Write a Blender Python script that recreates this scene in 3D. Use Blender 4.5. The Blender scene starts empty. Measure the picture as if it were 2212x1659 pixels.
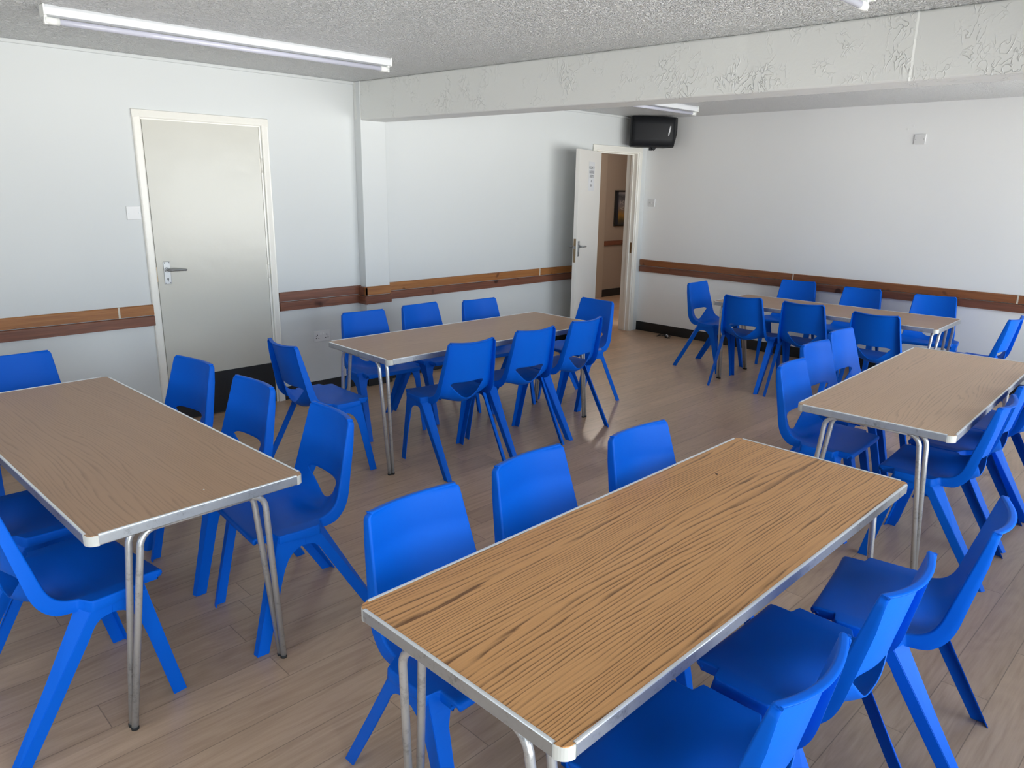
import bpy, bmesh, math, random
from mathutils import Vector, Matrix
random.seed(7)
C = bpy.context.scene.collection
sc = bpy.context.scene
PI = math.pi

# ------------------------------------------------------------------ camera
cam_d = bpy.data.cameras.new('camera'); cam = bpy.data.objects.new('camera', cam_d); C.objects.link(cam)
cam_d.sensor_fit = 'HORIZONTAL'; cam_d.sensor_width = 36.0; cam_d.lens = 1598.1 / 2212 * 36.0
cam_d.clip_start = 0.05
R_ = Vector((0.70311461, 0.71089288, 0.01616002)); U_ = Vector((-0.19457542, 0.17048832, 0.96595763))
F_ = Vector((-0.68393731, 0.68232327, -0.25819511))
cam.matrix_world = Matrix(((R_.x, U_.x, -F_.x, 5.2514), (R_.y, U_.y, -F_.y, 0.0), (R_.z, U_.z, -F_.z, 1.6647), (0, 0, 0, 1)))
sc.camera = cam

# ------------------------------------------------------------------ colour management, world, daylight
sc.view_settings.view_transform = 'Standard'; sc.view_settings.look = 'None'
sc.view_settings.gamma = 1.0; sc.view_settings.use_curve_mapping = False
sc.view_settings.exposure = 0.0
try:
    sc.cycles.use_denoising = True
    sc.cycles.max_bounces = 14; sc.cycles.diffuse_bounces = 10; sc.cycles.sample_clamp_indirect = 6.0
    sc.cycles.caustics_reflective = False; sc.cycles.caustics_refractive = False
except Exception:
    pass
YB, XR, ZC, YF0 = 7.3634, 6.05, 2.427, -2.3      # back wall, window wall, ceiling, wall behind the camera
ZS, ZH = 0.15, 2.20                               # window sill and head
WIN = [(-1.7, 0.75), (1.05, 3.35), (3.9, 7.25)]    # window openings along the right-hand wall

FWIN = (2.6, 4.5, 1.05, 2.05)                     # window in the wall behind the camera: x, x, sill, head
w = bpy.data.worlds.new('daylight'); sc.world = w; w.use_nodes = True
nt = w.node_tree; nt.nodes.clear()
o_ = nt.nodes.new('ShaderNodeOutputWorld'); bg = nt.nodes.new('ShaderNodeBackground')
tc = nt.nodes.new('ShaderNodeTexCoord'); sx = nt.nodes.new('ShaderNodeSeparateXYZ'); cr = nt.nodes.new('ShaderNodeValToRGB')
mr = nt.nodes.new('ShaderNodeMapRange'); mr.inputs[1].default_value = -1; mr.inputs[2].default_value = 1
nt.links.new(tc.outputs['Generated'], sx.inputs[0]); nt.links.new(sx.outputs['Z'], mr.inputs[0])
nt.links.new(mr.outputs[0], cr.inputs[0]); nt.links.new(cr.outputs[0], bg.inputs[0]); nt.links.new(bg.outputs[0], o_.inputs[0])
e = cr.color_ramp.elements
e[0].position = 0.0; e[0].color = (1.7, 1.68, 1.58, 1)
e[1].position = 1.0; e[1].color = (0.52, 0.72, 1.0, 1)
for p, c in ((0.485, (1.65, 1.66, 1.6, 1)), (0.515, (0.84, 0.95, 1.03, 1)), (0.7, (0.72, 0.88, 1.03, 1))):
    k = e.new(p); k.color = c
bg.inputs[1].default_value = 7.3
for i, (a, b) in enumerate(WIN):
    L = bpy.data.lights.new('window_portal', 'AREA'); L.shape = 'RECTANGLE'; L.size = b - a; L.size_y = ZH - ZS
    L.cycles.is_portal = True
    lo = bpy.data.objects.new('window_portal', L); C.objects.link(lo)
    lo.location = (XR + 0.2, (a + b) / 2, (ZS + ZH) / 2)
    lo.rotation_euler = (0, PI / 2, 0)   # -Z looks to -X
    lo.matrix_world = Matrix(((0, 0, 1, XR + 0.2), (1, 0, 0, (a + b) / 2), (0, 1, 0, (ZS + ZH) / 2), (0, 0, 0, 1)))

L = bpy.data.lights.new('window_portal', 'AREA'); L.shape = 'RECTANGLE'; L.size = FWIN[1] - FWIN[0]; L.size_y = FWIN[3] - FWIN[2]
L.cycles.is_portal = True
lo = bpy.data.objects.new('window_portal', L); C.objects.link(lo)
lo.matrix_world = Matrix(((-1, 0, 0, (FWIN[0] + FWIN[1]) / 2), (0, 0, -1, YF0 - 0.12), (0, -1, 0, (FWIN[2] + FWIN[3]) / 2), (0, 0, 0, 1)))

# ------------------------------------------------------------------ helpers
def mat(name, col, rough=0.5, metal=0.0, spec=0.5):
    m = bpy.data.materials.new(name); m.use_nodes = True
    b = m.node_tree.nodes['Principled BSDF']
    b.inputs['Base Color'].default_value = (*col, 1); b.inputs['Roughness'].default_value = rough
    b.inputs['Metallic'].default_value = metal; b.inputs['Specular IOR Level'].default_value = spec
    return m
def nd(m, t, **kw):
    n = m.node_tree.nodes.new(t)
    for k, v in kw.items(): setattr(n, k, v)
    return n
def lk(m, a, b): m.node_tree.links.new(a, b)
def bsdf(m): return m.node_tree.nodes['Principled BSDF']
def math_(m, op, a, b=None, c=None):
    n = nd(m, 'ShaderNodeMath', operation=op)
    for i, v in enumerate((a, b, c)):
        if v is None: continue
        if isinstance(v, (int, float)): n.inputs[i].default_value = v
        else: lk(m, v, n.inputs[i])
    return n.outputs[0]
def mapping(m, scale=(1, 1, 1), loc=None, src='Object'):
    t = nd(m, 'ShaderNodeTexCoord'); mp = nd(m, 'ShaderNodeMapping'); mp.inputs['Scale'].default_value = scale
    if loc is not None:
        if isinstance(loc, tuple): mp.inputs['Location'].default_value = loc
        else: lk(m, loc, mp.inputs['Location'])
    lk(m, t.outputs[src], mp.inputs['Vector']); return mp.outputs[0]
def noise(m, vec, scale=1, detail=2, rough=0.5, dist=0.0):
    n = nd(m, 'ShaderNodeTexNoise'); n.inputs['Scale'].default_value = scale; n.inputs['Detail'].default_value = detail
    n.inputs['Roughness'].default_value = rough; n.inputs['Distortion'].default_value = dist
    lk(m, vec, n.inputs['Vector']); return n
def ramp(m, fac, stops, interp='LINEAR'):
    r = nd(m, 'ShaderNodeValToRGB'); r.color_ramp.interpolation = interp; el = r.color_ramp.elements
    el[0].position, el[0].color = stops[0][0], (*stops[0][1], 1)
    el[1].position, el[1].color = stops[-1][0], (*stops[-1][1], 1)
    for p, c in stops[1:-1]:
        q = el.new(p); q.color = (*c, 1)
    lk(m, fac, r.inputs[0]); return r.outputs[0]
def mix(m, fac, a, b, blend='MIX'):
    n = nd(m, 'ShaderNodeMix', data_type='RGBA', blend_type=blend)
    for sock, v in ((n.inputs['Factor'], fac), (n.inputs[6], a), (n.inputs[7], b)):
        if isinstance(v, (int, float)): sock.default_value = v
        elif isinstance(v, tuple): sock.default_value = (*v, 1)
        else: lk(m, v, sock)
    return n.outputs[2]
def bump(m, h, strength=0.5, dist=0.002):
    n = nd(m, 'ShaderNodeBump'); n.inputs['Strength'].default_value = strength; n.inputs['Distance'].default_value = dist
    lk(m, h, n.inputs['Height']); lk(m, n.outputs[0], bsdf(m).inputs['Normal'])

class MB:
    """collects shapes into one mesh"""
    def __init__(s): s.bm = bmesh.new()
    def box(s, a, b, M=None):
        co = [(x, y, z) for x in (a[0], b[0]) for y in (a[1], b[1]) for z in (a[2], b[2])]
        vs = [s.bm.verts.new(M @ Vector(p) if M else p) for p in co]
        for f in ((0, 1, 3, 2), (4, 6, 7, 5), (0, 4, 5, 1), (2, 3, 7, 6), (0, 2, 6, 4), (1, 5, 7, 3)): s.bm.faces.new([vs[i] for i in f])
        return s
    def prism(s, poly, ext, M=None, cap=True):
        """poly: list of 3-D points (planar), ext: extrusion vector"""
        a = [s.bm.verts.new(M @ Vector(p) if M else Vector(p)) for p in poly]
        b = [s.bm.verts.new(M @ (Vector(p) + Vector(ext)) if M else Vector(p) + Vector(ext)) for p in poly]
        n = len(poly)
        if cap: s.bm.faces.new(a[::-1]); s.bm.faces.new(b)
        for i in range(n): s.bm.faces.new((a[i], a[(i + 1) % n], b[(i + 1) % n], b[i]))
        return s
    def tube(s, pts, r, n=12, cap=True):
        pts = [Vector(p) for p in pts]; rs = r if isinstance(r, (list, tuple)) else [r] * len(pts)
        rings = []; up = None
        for i, p in enumerate(pts):
            d = ((pts[min(i + 1, len(pts) - 1)] - pts[max(i - 1, 0)])).normalized()
            if up is None: up = d.orthogonal().normalized()
            up = (up - d * up.dot(d)).normalized(); sd = d.cross(up)
            rings.append([s.bm.verts.new(p + (up * math.cos(2 * PI * k / n) + sd * math.sin(2 * PI * k / n)) * rs[i]) for k in range(n)])
        for A, B in zip(rings, rings[1:]):
            for k in range(n):
                f = s.bm.faces.new((A[k], A[(k + 1) % n], B[(k + 1) % n], B[k])); f.smooth = True
        if cap: s.bm.faces.new(rings[0][::-1]); s.bm.faces.new(rings[-1])
        return s
    def build(s, name, m, parent=None, bevel=0, seg=2, smooth=False):
        bmesh.ops.recalc_face_normals(s.bm, faces=s.bm.faces)
        if smooth:
            for f in s.bm.faces: f.smooth = True
        me = bpy.data.meshes.new(name); s.bm.to_mesh(me); s.bm.free(); me.materials.append(m)
        o = bpy.data.objects.new(name, me); C.objects.link(o)
        if parent: o.parent = parent
        if bevel:
            b = o.modifiers.new('bevel', 'BEVEL'); b.width = bevel; b.segments = seg; b.limit_method = 'ANGLE'; b.angle_limit = 0.6
        return o
def empty(name, loc=(0, 0, 0), rz=0.0):
    o = bpy.data.objects.new(name, None); C.objects.link(o); o.location = loc; o.rotation_euler = (0, 0, rz); o.empty_display_size = 0.1
    return o
def tag(o, label, cat, group=None):
    o['label'] = label; o['category'] = cat
    if group: o['group'] = group
    return o
def struct(o): o['kind'] = 'structure'; return o
def arc(c, r, a0, a1, n, fx):
    return [fx(c, r, a0 + (a1 - a0) * i / n) for i in range(n + 1)]
def copy_tree(o, parent=None):
    c = o.copy(); C.objects.link(c)
    if parent: c.parent = parent
    for ch in [x for x in bpy.data.objects if x.parent == o]: copy_tree(ch, c)
    return c

# ------------------------------------------------------------------ materials
M = {}
def wall_paint(name, col, rough=0.55):
    m = mat(name, col, rough, spec=0.35)
    v = mapping(m, src='Object'); n1 = noise(m, v, 1.3, 3, 0.6); n2 = noise(m, v, 240, 2, 0.6); n3 = noise(m, v, 9, 3, 0.6)
    lk(m, mix(m, n1.outputs[0], tuple(c * 0.965 for c in col), col), bsdf(m).inputs['Base Color'])
    h = math_(m, 'ADD', math_(m, 'MULTIPLY', n2.outputs[0], 0.25), math_(m, 'MULTIPLY', n3.outputs[0], 1.4))
    bump(m, h, 0.25, 0.0015); return m
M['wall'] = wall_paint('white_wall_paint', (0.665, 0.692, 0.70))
M['wall_lifted'] = wall_paint('shade_lifted_wall_paint', (0.90, 0.915, 0.92))  # white wall paint made paler, lifting the back wall's shade through its colour
def artex():
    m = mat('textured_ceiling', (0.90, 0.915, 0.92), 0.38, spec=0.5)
    v = mapping(m); n0 = noise(m, v, 30, 2, 0.5)
    vm = nd(m, 'ShaderNodeVectorMath', operation='MULTIPLY_ADD'); lk(m, n0.outputs['Color'], vm.inputs[0]); vm.inputs[1].default_value = (0.018,) * 3; lk(m, v, vm.inputs[2])
    a = noise(m, vm.outputs[0], 42, 1.5, 0.5, 1.2)
    rid = math_(m, 'SUBTRACT', 1.0, math_(m, 'ABSOLUTE', math_(m, 'MULTIPLY', math_(m, 'SUBTRACT', a.outputs[0], 0.5), 7.0)))
    rid = math_(m, 'MAXIMUM', rid, 0.0)
    sep = nd(m, 'ShaderNodeSeparateXYZ'); t = nd(m, 'ShaderNodeTexCoord'); lk(m, t.outputs['Object'], sep.inputs[0])
    b = noise(m, v, 120, 2, 0.6)
    h = math_(m, 'ADD', math_(m, 'MULTIPLY', rid, 1.0), math_(m, 'MULTIPLY', b.outputs[0], 0.35))
    bump(m, h, 1.0, 0.015); return m
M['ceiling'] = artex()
def beam_plaster():
    m = mat('brushed_beam_plaster', (0.70, 0.715, 0.70), 0.45, spec=0.45)
    v = mapping(m, (1, 1, 0.75)); n0 = noise(m, v, 5, 2, 0.5)
    vm = nd(m, 'ShaderNodeVectorMath', operation='MULTIPLY_ADD'); lk(m, n0.outputs['Color'], vm.inputs[0]); vm.inputs[1].default_value = (0.12,) * 3; lk(m, v, vm.inputs[2])
    a = noise(m, vm.outputs[0], 34, 1.5, 0.5, 0.4)
    rid = math_(m, 'MAXIMUM', math_(m, 'SUBTRACT', 1.0, math_(m, 'ABSOLUTE', math_(m, 'MULTIPLY', math_(m, 'SUBTRACT', a.outputs[0], 0.5), 22.0))), 0.0)
    mask = noise(m, v, 7, 2, 0.5)
    mk = math_(m, 'MULTIPLY', math_(m, 'MAXIMUM', math_(m, 'SUBTRACT', mask.outputs[0], 0.5), 0.0), 6.0)
    fine = noise(m, v, 60, 3, 0.6)
    h = math_(m, 'ADD', math_(m, 'MULTIPLY', rid, mk), math_(m, 'MULTIPLY', fine.outputs[0], 0.3))
    bump(m, h, 0.8, 0.0036); return m
M['beam'] = beam_plaster()
M['door'] = mat('cream_gloss_door_paint', (0.58, 0.575, 0.525), 0.22, spec=0.45)
def gloss_wobble(m, s=3.0, d=0.004):
    v = mapping(m); n = noise(m, v, s, 3, 0.55); bump(m, n.outputs[0], 0.35, d)
gloss_wobble(M['door'], 6.0, 0.006)
M['door_b'] = mat('pale_cream_door_paint', (0.76, 0.745, 0.71), 0.3, spec=0.45)
M['frame'] = mat('white_gloss_frame_paint', (0.82, 0.81, 0.76), 0.25)
M['black'] = mat('black_vinyl', (0.008, 0.009, 0.011), 0.35)
M['cable'] = mat('black_cord', (0.012, 0.010, 0.010), 0.5)
M['chrome'] = mat('satin_aluminium_hardware', (0.34, 0.35, 0.36), 0.36, .85)
M['keyhole'] = mat('dark_keyhole', (0.01, 0.01, 0.01), 0.6)
M['brass'] = mat('worn_brass_lock', (0.34, 0.25, 0.15), 0.4, 1.0)
M['plate'] = mat('white_switch_plastic', (0.74, 0.75, 0.76), 0.35)
M['plate_w'] = mat('bright_switch_rocker', (0.88, 0.89, 0.90), 0.3)
M['light_body'] = mat('white_enamel_batten', (0.72, 0.74, 0.77), 0.35)
M['tube'] = mat('unlit_fluorescent_tube', (0.60, 0.61, 0.72), 0.12, spec=0.6)
M['lampholder'] = mat('white_lampholder', (0.86, 0.88, 0.86), 0.35)
M['speaker'] = mat('black_speaker_cabinet', (0.006, 0.007, 0.010), 0.5, spec=0.3)
M['grille'] = mat('charcoal_speaker_grille', (0.010, 0.011, 0.014), 0.55, spec=0.3)
M['badge'] = mat('silver_badge', (0.75, 0.77, 0.80), 0.35)
M['paper'] = mat('white_paper', (0.72, 0.73, 0.75), 0.7)
M['ink'] = mat('dark_print', (0.17, 0.17, 0.18), 0.7)
M['glass'] = None
def rail_wood(name, c0, c1, c2):
    m = mat(name, c1, 0.32, spec=0.45)
    oi = nd(m, 'ShaderNodeObjectInfo'); cx = nd(m, 'ShaderNodeCombineXYZ'); lk(m, math_(m, 'MULTIPLY', oi.outputs['Random'], 17.0), cx.inputs[2])
    v = mapping(m, (1, 1, 1), cx.outputs[0])
    mp = nd(m, 'ShaderNodeMapping'); mp.inputs['Scale'].default_value = (1.2, 1.2, 26); lk(m, v, mp.inputs['Vector'])
    n1 = noise(m, mp.outputs[0], 2.2, 4, 0.6, 0.6); n2 = noise(m, v, 3.5, 2, 0.5)
    c = ramp(m, n1.outputs[0], [(0.25, c0), (0.5, c1), (0.75, c2)])
    knots = ramp(m, noise(m, v, 6.5, 1, 0.4).outputs[0], [(0.24, (0.25, 0.2, 0.18)), (0.30, (1, 1, 1))])
    c = mix(m, 1.0, c, knots, 'MULTIPLY')
    lk(m, c, bsdf(m).inputs['Base Color']); bump(m, n1.outputs[0], 0.15, 0.001); return m
M['rail_light'] = rail_wood('honey_brown_rail_wood', (0.24, 0.085, 0.022), (0.34, 0.135, 0.038), (0.42, 0.18, 0.055))
M['rail_mid'] = rail_wood('chestnut_rail_wood', (0.17, 0.06, 0.024), (0.26, 0.093, 0.033), (0.33, 0.125, 0.045))
M['rail_dark'] = rail_wood('dark_red_brown_rail_wood', (0.12, 0.046, 0.027), (0.19, 0.072, 0.041), (0.25, 0.098, 0.055))
M['filler'] = mat('pale_joint_strip', (0.62, 0.57, 0.48), 0.5)

def floor_mat():
    m = mat('oak_plank_vinyl', (0.25, 0.18, 0.13), 0.34, spec=0.42)
    t = nd(m, 'ShaderNodeTexCoord'); s = nd(m, 'ShaderNodeSeparateXYZ'); lk(m, t.outputs['Object'], s.inputs[0])
    W, Ln = 0.1455, 1.22
    gx = math_(m, 'DIVIDE', math_(m, 'SUBTRACT', s.outputs[0], 2.843), W)
    row = math_(m, 'FLOOR', gx)
    wn = nd(m, 'ShaderNodeTexWhiteNoise', noise_dimensions='1D'); lk(m, row, wn.inputs['W'])
    gy = math_(m, 'ADD', math_(m, 'DIVIDE', s.outputs[1], Ln), wn.outputs['Value'])
    idx = math_(m, 'FLOOR', gy)
    cx = nd(m, 'ShaderNodeCombineXYZ'); lk(m, row, cx.inputs[0]); lk(m, idx, cx.inputs[1])
    wp = nd(m, 'ShaderNodeTexWhiteNoise', noise_dimensions='2D'); lk(m, cx.outputs[0], wp.inputs['Vector'])
    # seams
    fx = math_(m, 'FRACT', gx); fy = math_(m, 'FRACT', gy)
    ex = math_(m, 'MULTIPLY', math_(m, 'MINIMUM', fx, math_(m, 'SUBTRACT', 1.0, fx)), W)
    ey = math_(m, 'MULTIPLY', math_(m, 'MINIMUM', fy, math_(m, 'SUBTRACT', 1.0, fy)), Ln)
    ed = math_(m, 'MINIMUM', ex, ey)
    seam = nd(m, 'ShaderNodeMapRange'); lk(m, ed, seam.inputs[0]); seam.inputs[1].default_value = 0.0004; seam.inputs[2].default_value = 0.0022
    # grain
    off = nd(m, 'ShaderNodeVectorMath', operation='MULTIPLY'); lk(m, wp.outputs['Color'], off.inputs[0]); off.inputs[1].default_value = (9, 9, 9)
    ad = nd(m, 'ShaderNodeVectorMath', operation='ADD'); lk(m, t.outputs['Object'], ad.inputs[0]); lk(m, off.outputs[0], ad.inputs[1])
    mp = nd(m, 'ShaderNodeMapping'); mp.inputs['Scale'].default_value = (11, 0.9, 1); lk(m, ad.outputs[0], mp.inputs['Vector'])
    n1 = noise(m, mp.outputs[0], 2.4, 5, 0.62, 0.9)
    mp2 = nd(m, 'ShaderNodeMapping'); mp2.inputs['Scale'].default_value = (120, 5, 1); lk(m, ad.outputs[0], mp2.inputs['Vector'])
    n2 = noise(m, mp2.outputs[0], 1.6, 3, 0.6)
    mp3 = nd(m, 'ShaderNodeMapping'); mp3.inputs['Scale'].default_value = (5, 0.8, 1); lk(m, ad.outputs[0], mp3.inputs['Vector'])
    ct = noise(m, mp3.outputs[0], 1.1, 1.5, 0.5, 0.4)
    band = math_(m, 'ABSOLUTE', math_(m, 'SUBTRACT', math_(m, 'FRACT', math_(m, 'MULTIPLY', ct.outputs[0], 16.0)), 0.5))
    f = math_(m, 'ADD', math_(m, 'MULTIPLY', n1.outputs[0], 0.62), math_(m, 'ADD', math_(m, 'MULTIPLY', n2.outputs[0], 0.26), math_(m, 'MULTIPLY', band, 0.16)))
    c = ramp(m, f, [(0.30, (0.40, 0.265, 0.172)), (0.5, (0.50, 0.342, 0.228)), (0.72, (0.59, 0.415, 0.285))])
    tint = nd(m, 'ShaderNodeMapRange'); lk(m, wp.outputs['Value'], tint.inputs[0]); tint.inputs[3].default_value = 0.9; tint.inputs[4].default_value = 1.08
    hs = nd(m, 'ShaderNodeHueSaturation'); lk(m, tint.outputs[0], hs.inputs['Value']); lk(m, c, hs.inputs['Color'])
    c2 = mix(m, math_(m, 'ADD', math_(m, 'MULTIPLY', seam.outputs[0], 0.55), 0.45), (0.05, 0.035, 0.026), hs.outputs[0])
    lk(m, c2, bsdf(m).inputs['Base Color'])
    r = nd(m, 'ShaderNodeMapRange'); lk(m, n1.outputs[0], r.inputs[0]); r.inputs[3].default_value = 0.24; r.inputs[4].default_value = 0.36
    lk(m, r.outputs[0], bsdf(m).inputs['Roughness'])
    h = math_(m, 'ADD', math_(m, 'MULTIPLY', seam.outputs[0], 1.0), math_(m, 'MULTIPLY', n2.outputs[0], 0.35))
    bump(m, h, 0.15, 0.0005); return m
M['floor'] = floor_mat()

def laminate(name, base, light, line, strength, freq, rough, tilt=0.0):
    """wood-grain table laminate, grain along local X"""
    m = mat(name, base, rough, spec=0.32)
    oi = nd(m, 'ShaderNodeObjectInfo'); cx = nd(m, 'ShaderNodeCombineXYZ')
    lk(m, math_(m, 'MULTIPLY', oi.outputs['Random'], 23.0), cx.inputs[0]); lk(m, math_(m, 'MULTIPLY', oi.outputs['Random'], 11.0), cx.inputs[1])
    v = mapping(m, (1, 1, 1), cx.outputs[0])
    def sc_(a, b):
        mp = nd(m, 'ShaderNodeMapping'); mp.inputs['Scale'].default_value = (a, b, 1); mp.inputs['Rotation'].default_value = (0, 0, tilt); lk(m, v, mp.inputs['Vector']); return mp.outputs[0]
    big = noise(m, sc_(0.55, 5.0), 1.0, 1.5, 0.45, 0.15)
    wob = noise(m, sc_(2.2, 30), 1.0, 2.0, 0.5)
    sep = nd(m, 'ShaderNodeSeparateXYZ'); lk(m, v, sep.inputs[0])
    ph = math_(m, 'ADD', math_(m, 'MULTIPLY', sep.outputs[1], freq), math_(m, 'ADD', math_(m, 'MULTIPLY', big.outputs[0], freq * 0.21), math_(m, 'MULTIPLY', wob.outputs[0], 2.0)))
    fr = math_(m, 'FRACT', ph)
    ln = ramp(m, fr, [(0.0, (1, 1, 1)), (0.14, (0.55, 0.55, 0.55)), (0.34, (0, 0, 0)), (0.91, (0, 0, 0)), (1.0, (0.9, 0.9, 0.9))])
    brk = noise(m, sc_(3.5, 60), 1.0, 2.0, 0.5)
    bk = ramp(m, brk.outputs[0], [(0.36, (0.2, 0.2, 0.2)), (0.52, (1, 1, 1))])
    fine = noise(m, sc_(16, 420), 1.0, 2.0, 0.6)
    tone = noise(m, sc_(0.8, 9), 1.0, 3.0, 0.5)
    c = mix(m, tone.outputs[0], base, light)
    c = mix(m, math_(m, 'MULTIPLY', fine.outputs[0], 0.35 * strength), c, line)
    fac = math_(m, 'MULTIPLY', math_(m, 'MULTIPLY', ln, bk), strength)
    c = mix(m, fac, c, line)
    lk(m, c, bsdf(m).inputs['Base Color']); return m
M['teak'] = laminate('orange_teak_laminate', (0.67, 0.33, 0.122), (0.77, 0.405, 0.168), (0.11, 0.042, 0.013), 0.95, 74, 0.36)
M['oak'] = laminate('pale_oak_laminate', (0.58, 0.365, 0.22), (0.64, 0.415, 0.255), (0.27, 0.145, 0.077), 0.5, 80, 0.33, 0.03)
M['brown'] = laminate('mid_brown_laminate', (0.40, 0.232, 0.130), (0.45, 0.268, 0.154), (0.20, 0.10, 0.052), 0.5, 80, 0.33, -0.03)
def alum(name, col, rough, metal):
    m = mat(name, col, rough, metal)
    v = mapping(m, (1, 1, 1)); n = noise(m, v, 14, 5, 0.7); n2 = noise(m, v, 90, 3, 0.7)
    f = math_(m, 'ADD', math_(m, 'MULTIPLY', n.outputs[0], 0.6), math_(m, 'MULTIPLY', n2.outputs[0], 0.4))
    lk(m, ramp(m, f, [(0.33, tuple(c * 0.55 for c in col)), (0.45, tuple(c * 0.92 for c in col)), (0.7, col)]), bsdf(m).inputs['Base Color'])
    r = nd(m, 'ShaderNodeMapRange'); lk(m, n2.outputs[0], r.inputs[0]); r.inputs[3].default_value = rough - 0.08; r.inputs[4].default_value = rough + 0.12
    lk(m, r.outputs[0], bsdf(m).inputs['Roughness']); return m
M['alum'] = alum('worn_aluminium_edging', (0.54, 0.56, 0.58), 0.38, .8)
M['alum_lip'] = mat('rubbed_highlight_aluminium', (0.86, 0.88, 0.90), 0.30, .6)  # paler than the edging: light caught by the lip is painted in
M['steel'] = alum('aluminium_tube', (0.66, 0.66, 0.66), 0.30, .65)
M['cap'] = mat('off_white_corner_plastic', (0.58, 0.57, 0.53), 0.45)
M['rubber'] = mat('black_rubber', (0.015, 0.015, 0.015), 0.7)
def blue_plastic():
    m = mat('blue_polypropylene', (0.0, 0.13, 0.78), 0.46, spec=0.14)
    v = mapping(m); n = noise(m, v, 420, 2, 0.6); n2 = noise(m, v, 3, 3, 0.6)
    lk(m, mix(m, n2.outputs[0], (0.0, 0.108, 0.585), (0.0, 0.122, 0.68)), bsdf(m).inputs['Base Color'])
    r = nd(m, 'ShaderNodeMapRange'); lk(m, n2.outputs[0], r.inputs[0]); r.inputs[3].default_value = 0.40; r.inputs[4].default_value = 0.52
    lk(m, r.outputs[0], bsdf(m).inputs['Roughness'])
    bump(m, n.outputs[0], 0.12, 0.0006); return m
M['blue'] = blue_plastic()
M['corridor_wall'] = wall_paint('beige_corridor_paint', (0.40, 0.335, 0.28))
M['corridor_trim'] = mat('beige_corridor_gloss', (0.42, 0.36, 0.30), 0.35)
def glass():
    m = bpy.data.materials.new('window_glass'); m.use_nodes = True; t = m.node_tree; t.nodes.clear()
    o = t.nodes.new('ShaderNodeOutputMaterial'); mx = t.nodes.new('ShaderNodeMixShader'); a = t.nodes.new('ShaderNodeBsdfTransparent'); b = t.nodes.new('ShaderNodeBsdfGlossy')
    b.inputs['Roughness'].default_value = 0.02; f = t.nodes.new('ShaderNodeFresnel'); f.inputs[0].default_value = 1.45
    t.links.new(f.outputs[0], mx.inputs[0]); t.links.new(a.outputs[0], mx.inputs[1]); t.links.new(b.outputs[0], mx.inputs[2]); t.links.new(mx.outputs[0], o.inputs[0]); return m
M['glass'] = glass()
M['upvc'] = mat('white_window_frame', (0.82, 0.82, 0.82), 0.35)

# ------------------------------------------------------------------ room shell
TH = 0.14
struct(MB().box((-TH, YF0 - TH, -0.06), (XR + 0.3, YB + TH, 0)).build('floor', M['floor']))
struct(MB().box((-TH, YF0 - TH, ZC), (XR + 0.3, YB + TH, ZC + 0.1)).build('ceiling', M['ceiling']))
D1 = (1.832, 2.633, 2.043)      # first door: leaf from y to y, height
D2 = (6.455, 7.195, 2.043)      # second doorway opening
b = MB(); b.box((-TH, YF0, 0), (0, D1[0] - .012, ZC)); b.box((-TH, D1[1] + .012, 0), (0, D2[0] - .03, ZC)); b.box((-TH, D2[1] + .03, 0), (0, YB, ZC))
b.box((-TH, D1[0] - .012, D1[2] + .012), (0, D1[1] + .012, ZC)); b.box((-TH, D2[0] - .03, D2[2] + .03), (0, D2[1] + .03, ZC))
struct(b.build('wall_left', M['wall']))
struct(MB().box((-TH, YB, 0), (XR + 0.3, YB + TH, ZC)).build('wall_back', M['wall_lifted']))
b = MB(); b.box((-TH, YF0 - TH, 0), (XR + 0.3, YF0, FWIN[2])); b.box((-TH, YF0 - TH, FWIN[3]), (XR + 0.3, YF0, ZC))
b.box((-TH, YF0 - TH, FWIN[2]), (FWIN[0], YF0, FWIN[3])); b.box((FWIN[1], YF0 - TH, FWIN[2]), (XR + 0.3, YF0, FWIN[3]))
struct(b.build('wall_front', M['wall']))
wn = struct(empty('window_4', ((FWIN[0] + FWIN[1]) / 2, YF0 - .07, FWIN[2]))); f = MB(); hw = (FWIN[1] - FWIN[0]) / 2; hh = FWIN[3] - FWIN[2]
for x0, x1, z0, z1 in ((-hw, hw, 0, .06), (-hw, hw, hh - .06, hh), (-hw, -hw + .06, .06, hh - .06), (hw - .06, hw, .06, hh - .06), (-hw * .36, -hw * .36 + .06, .06, hh - .06), (hw * .33, hw * .33 + .06, .06, hh - .06)): f.box((x0, -.03, z0), (x1, .03, z1))
f.build('window_frame', M['upvc'], wn); MB().box((-hw + .05, -.004, .05), (hw - .05, .004, hh - .05)).build('pane', M['glass'], wn)
MB().box((-hw, .03, -.03), (hw, .12, -.001)).build('window_sill', M['upvc'], wn, .004)
b = MB(); b.box((XR, YF0, 0), (XR + 0.3, YB, ZS)); b.box((XR, YF0, ZH), (XR + 0.3, YB, ZC))
ys = [YF0] + [v for w_ in WIN for v in w_] + [YB]
for i in range(0, len(ys), 2): b.box((XR, ys[i], ZS), (XR + 0.3, ys[i + 1], ZH))
struct(b.build('wall_right', M['wall']))
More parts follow.
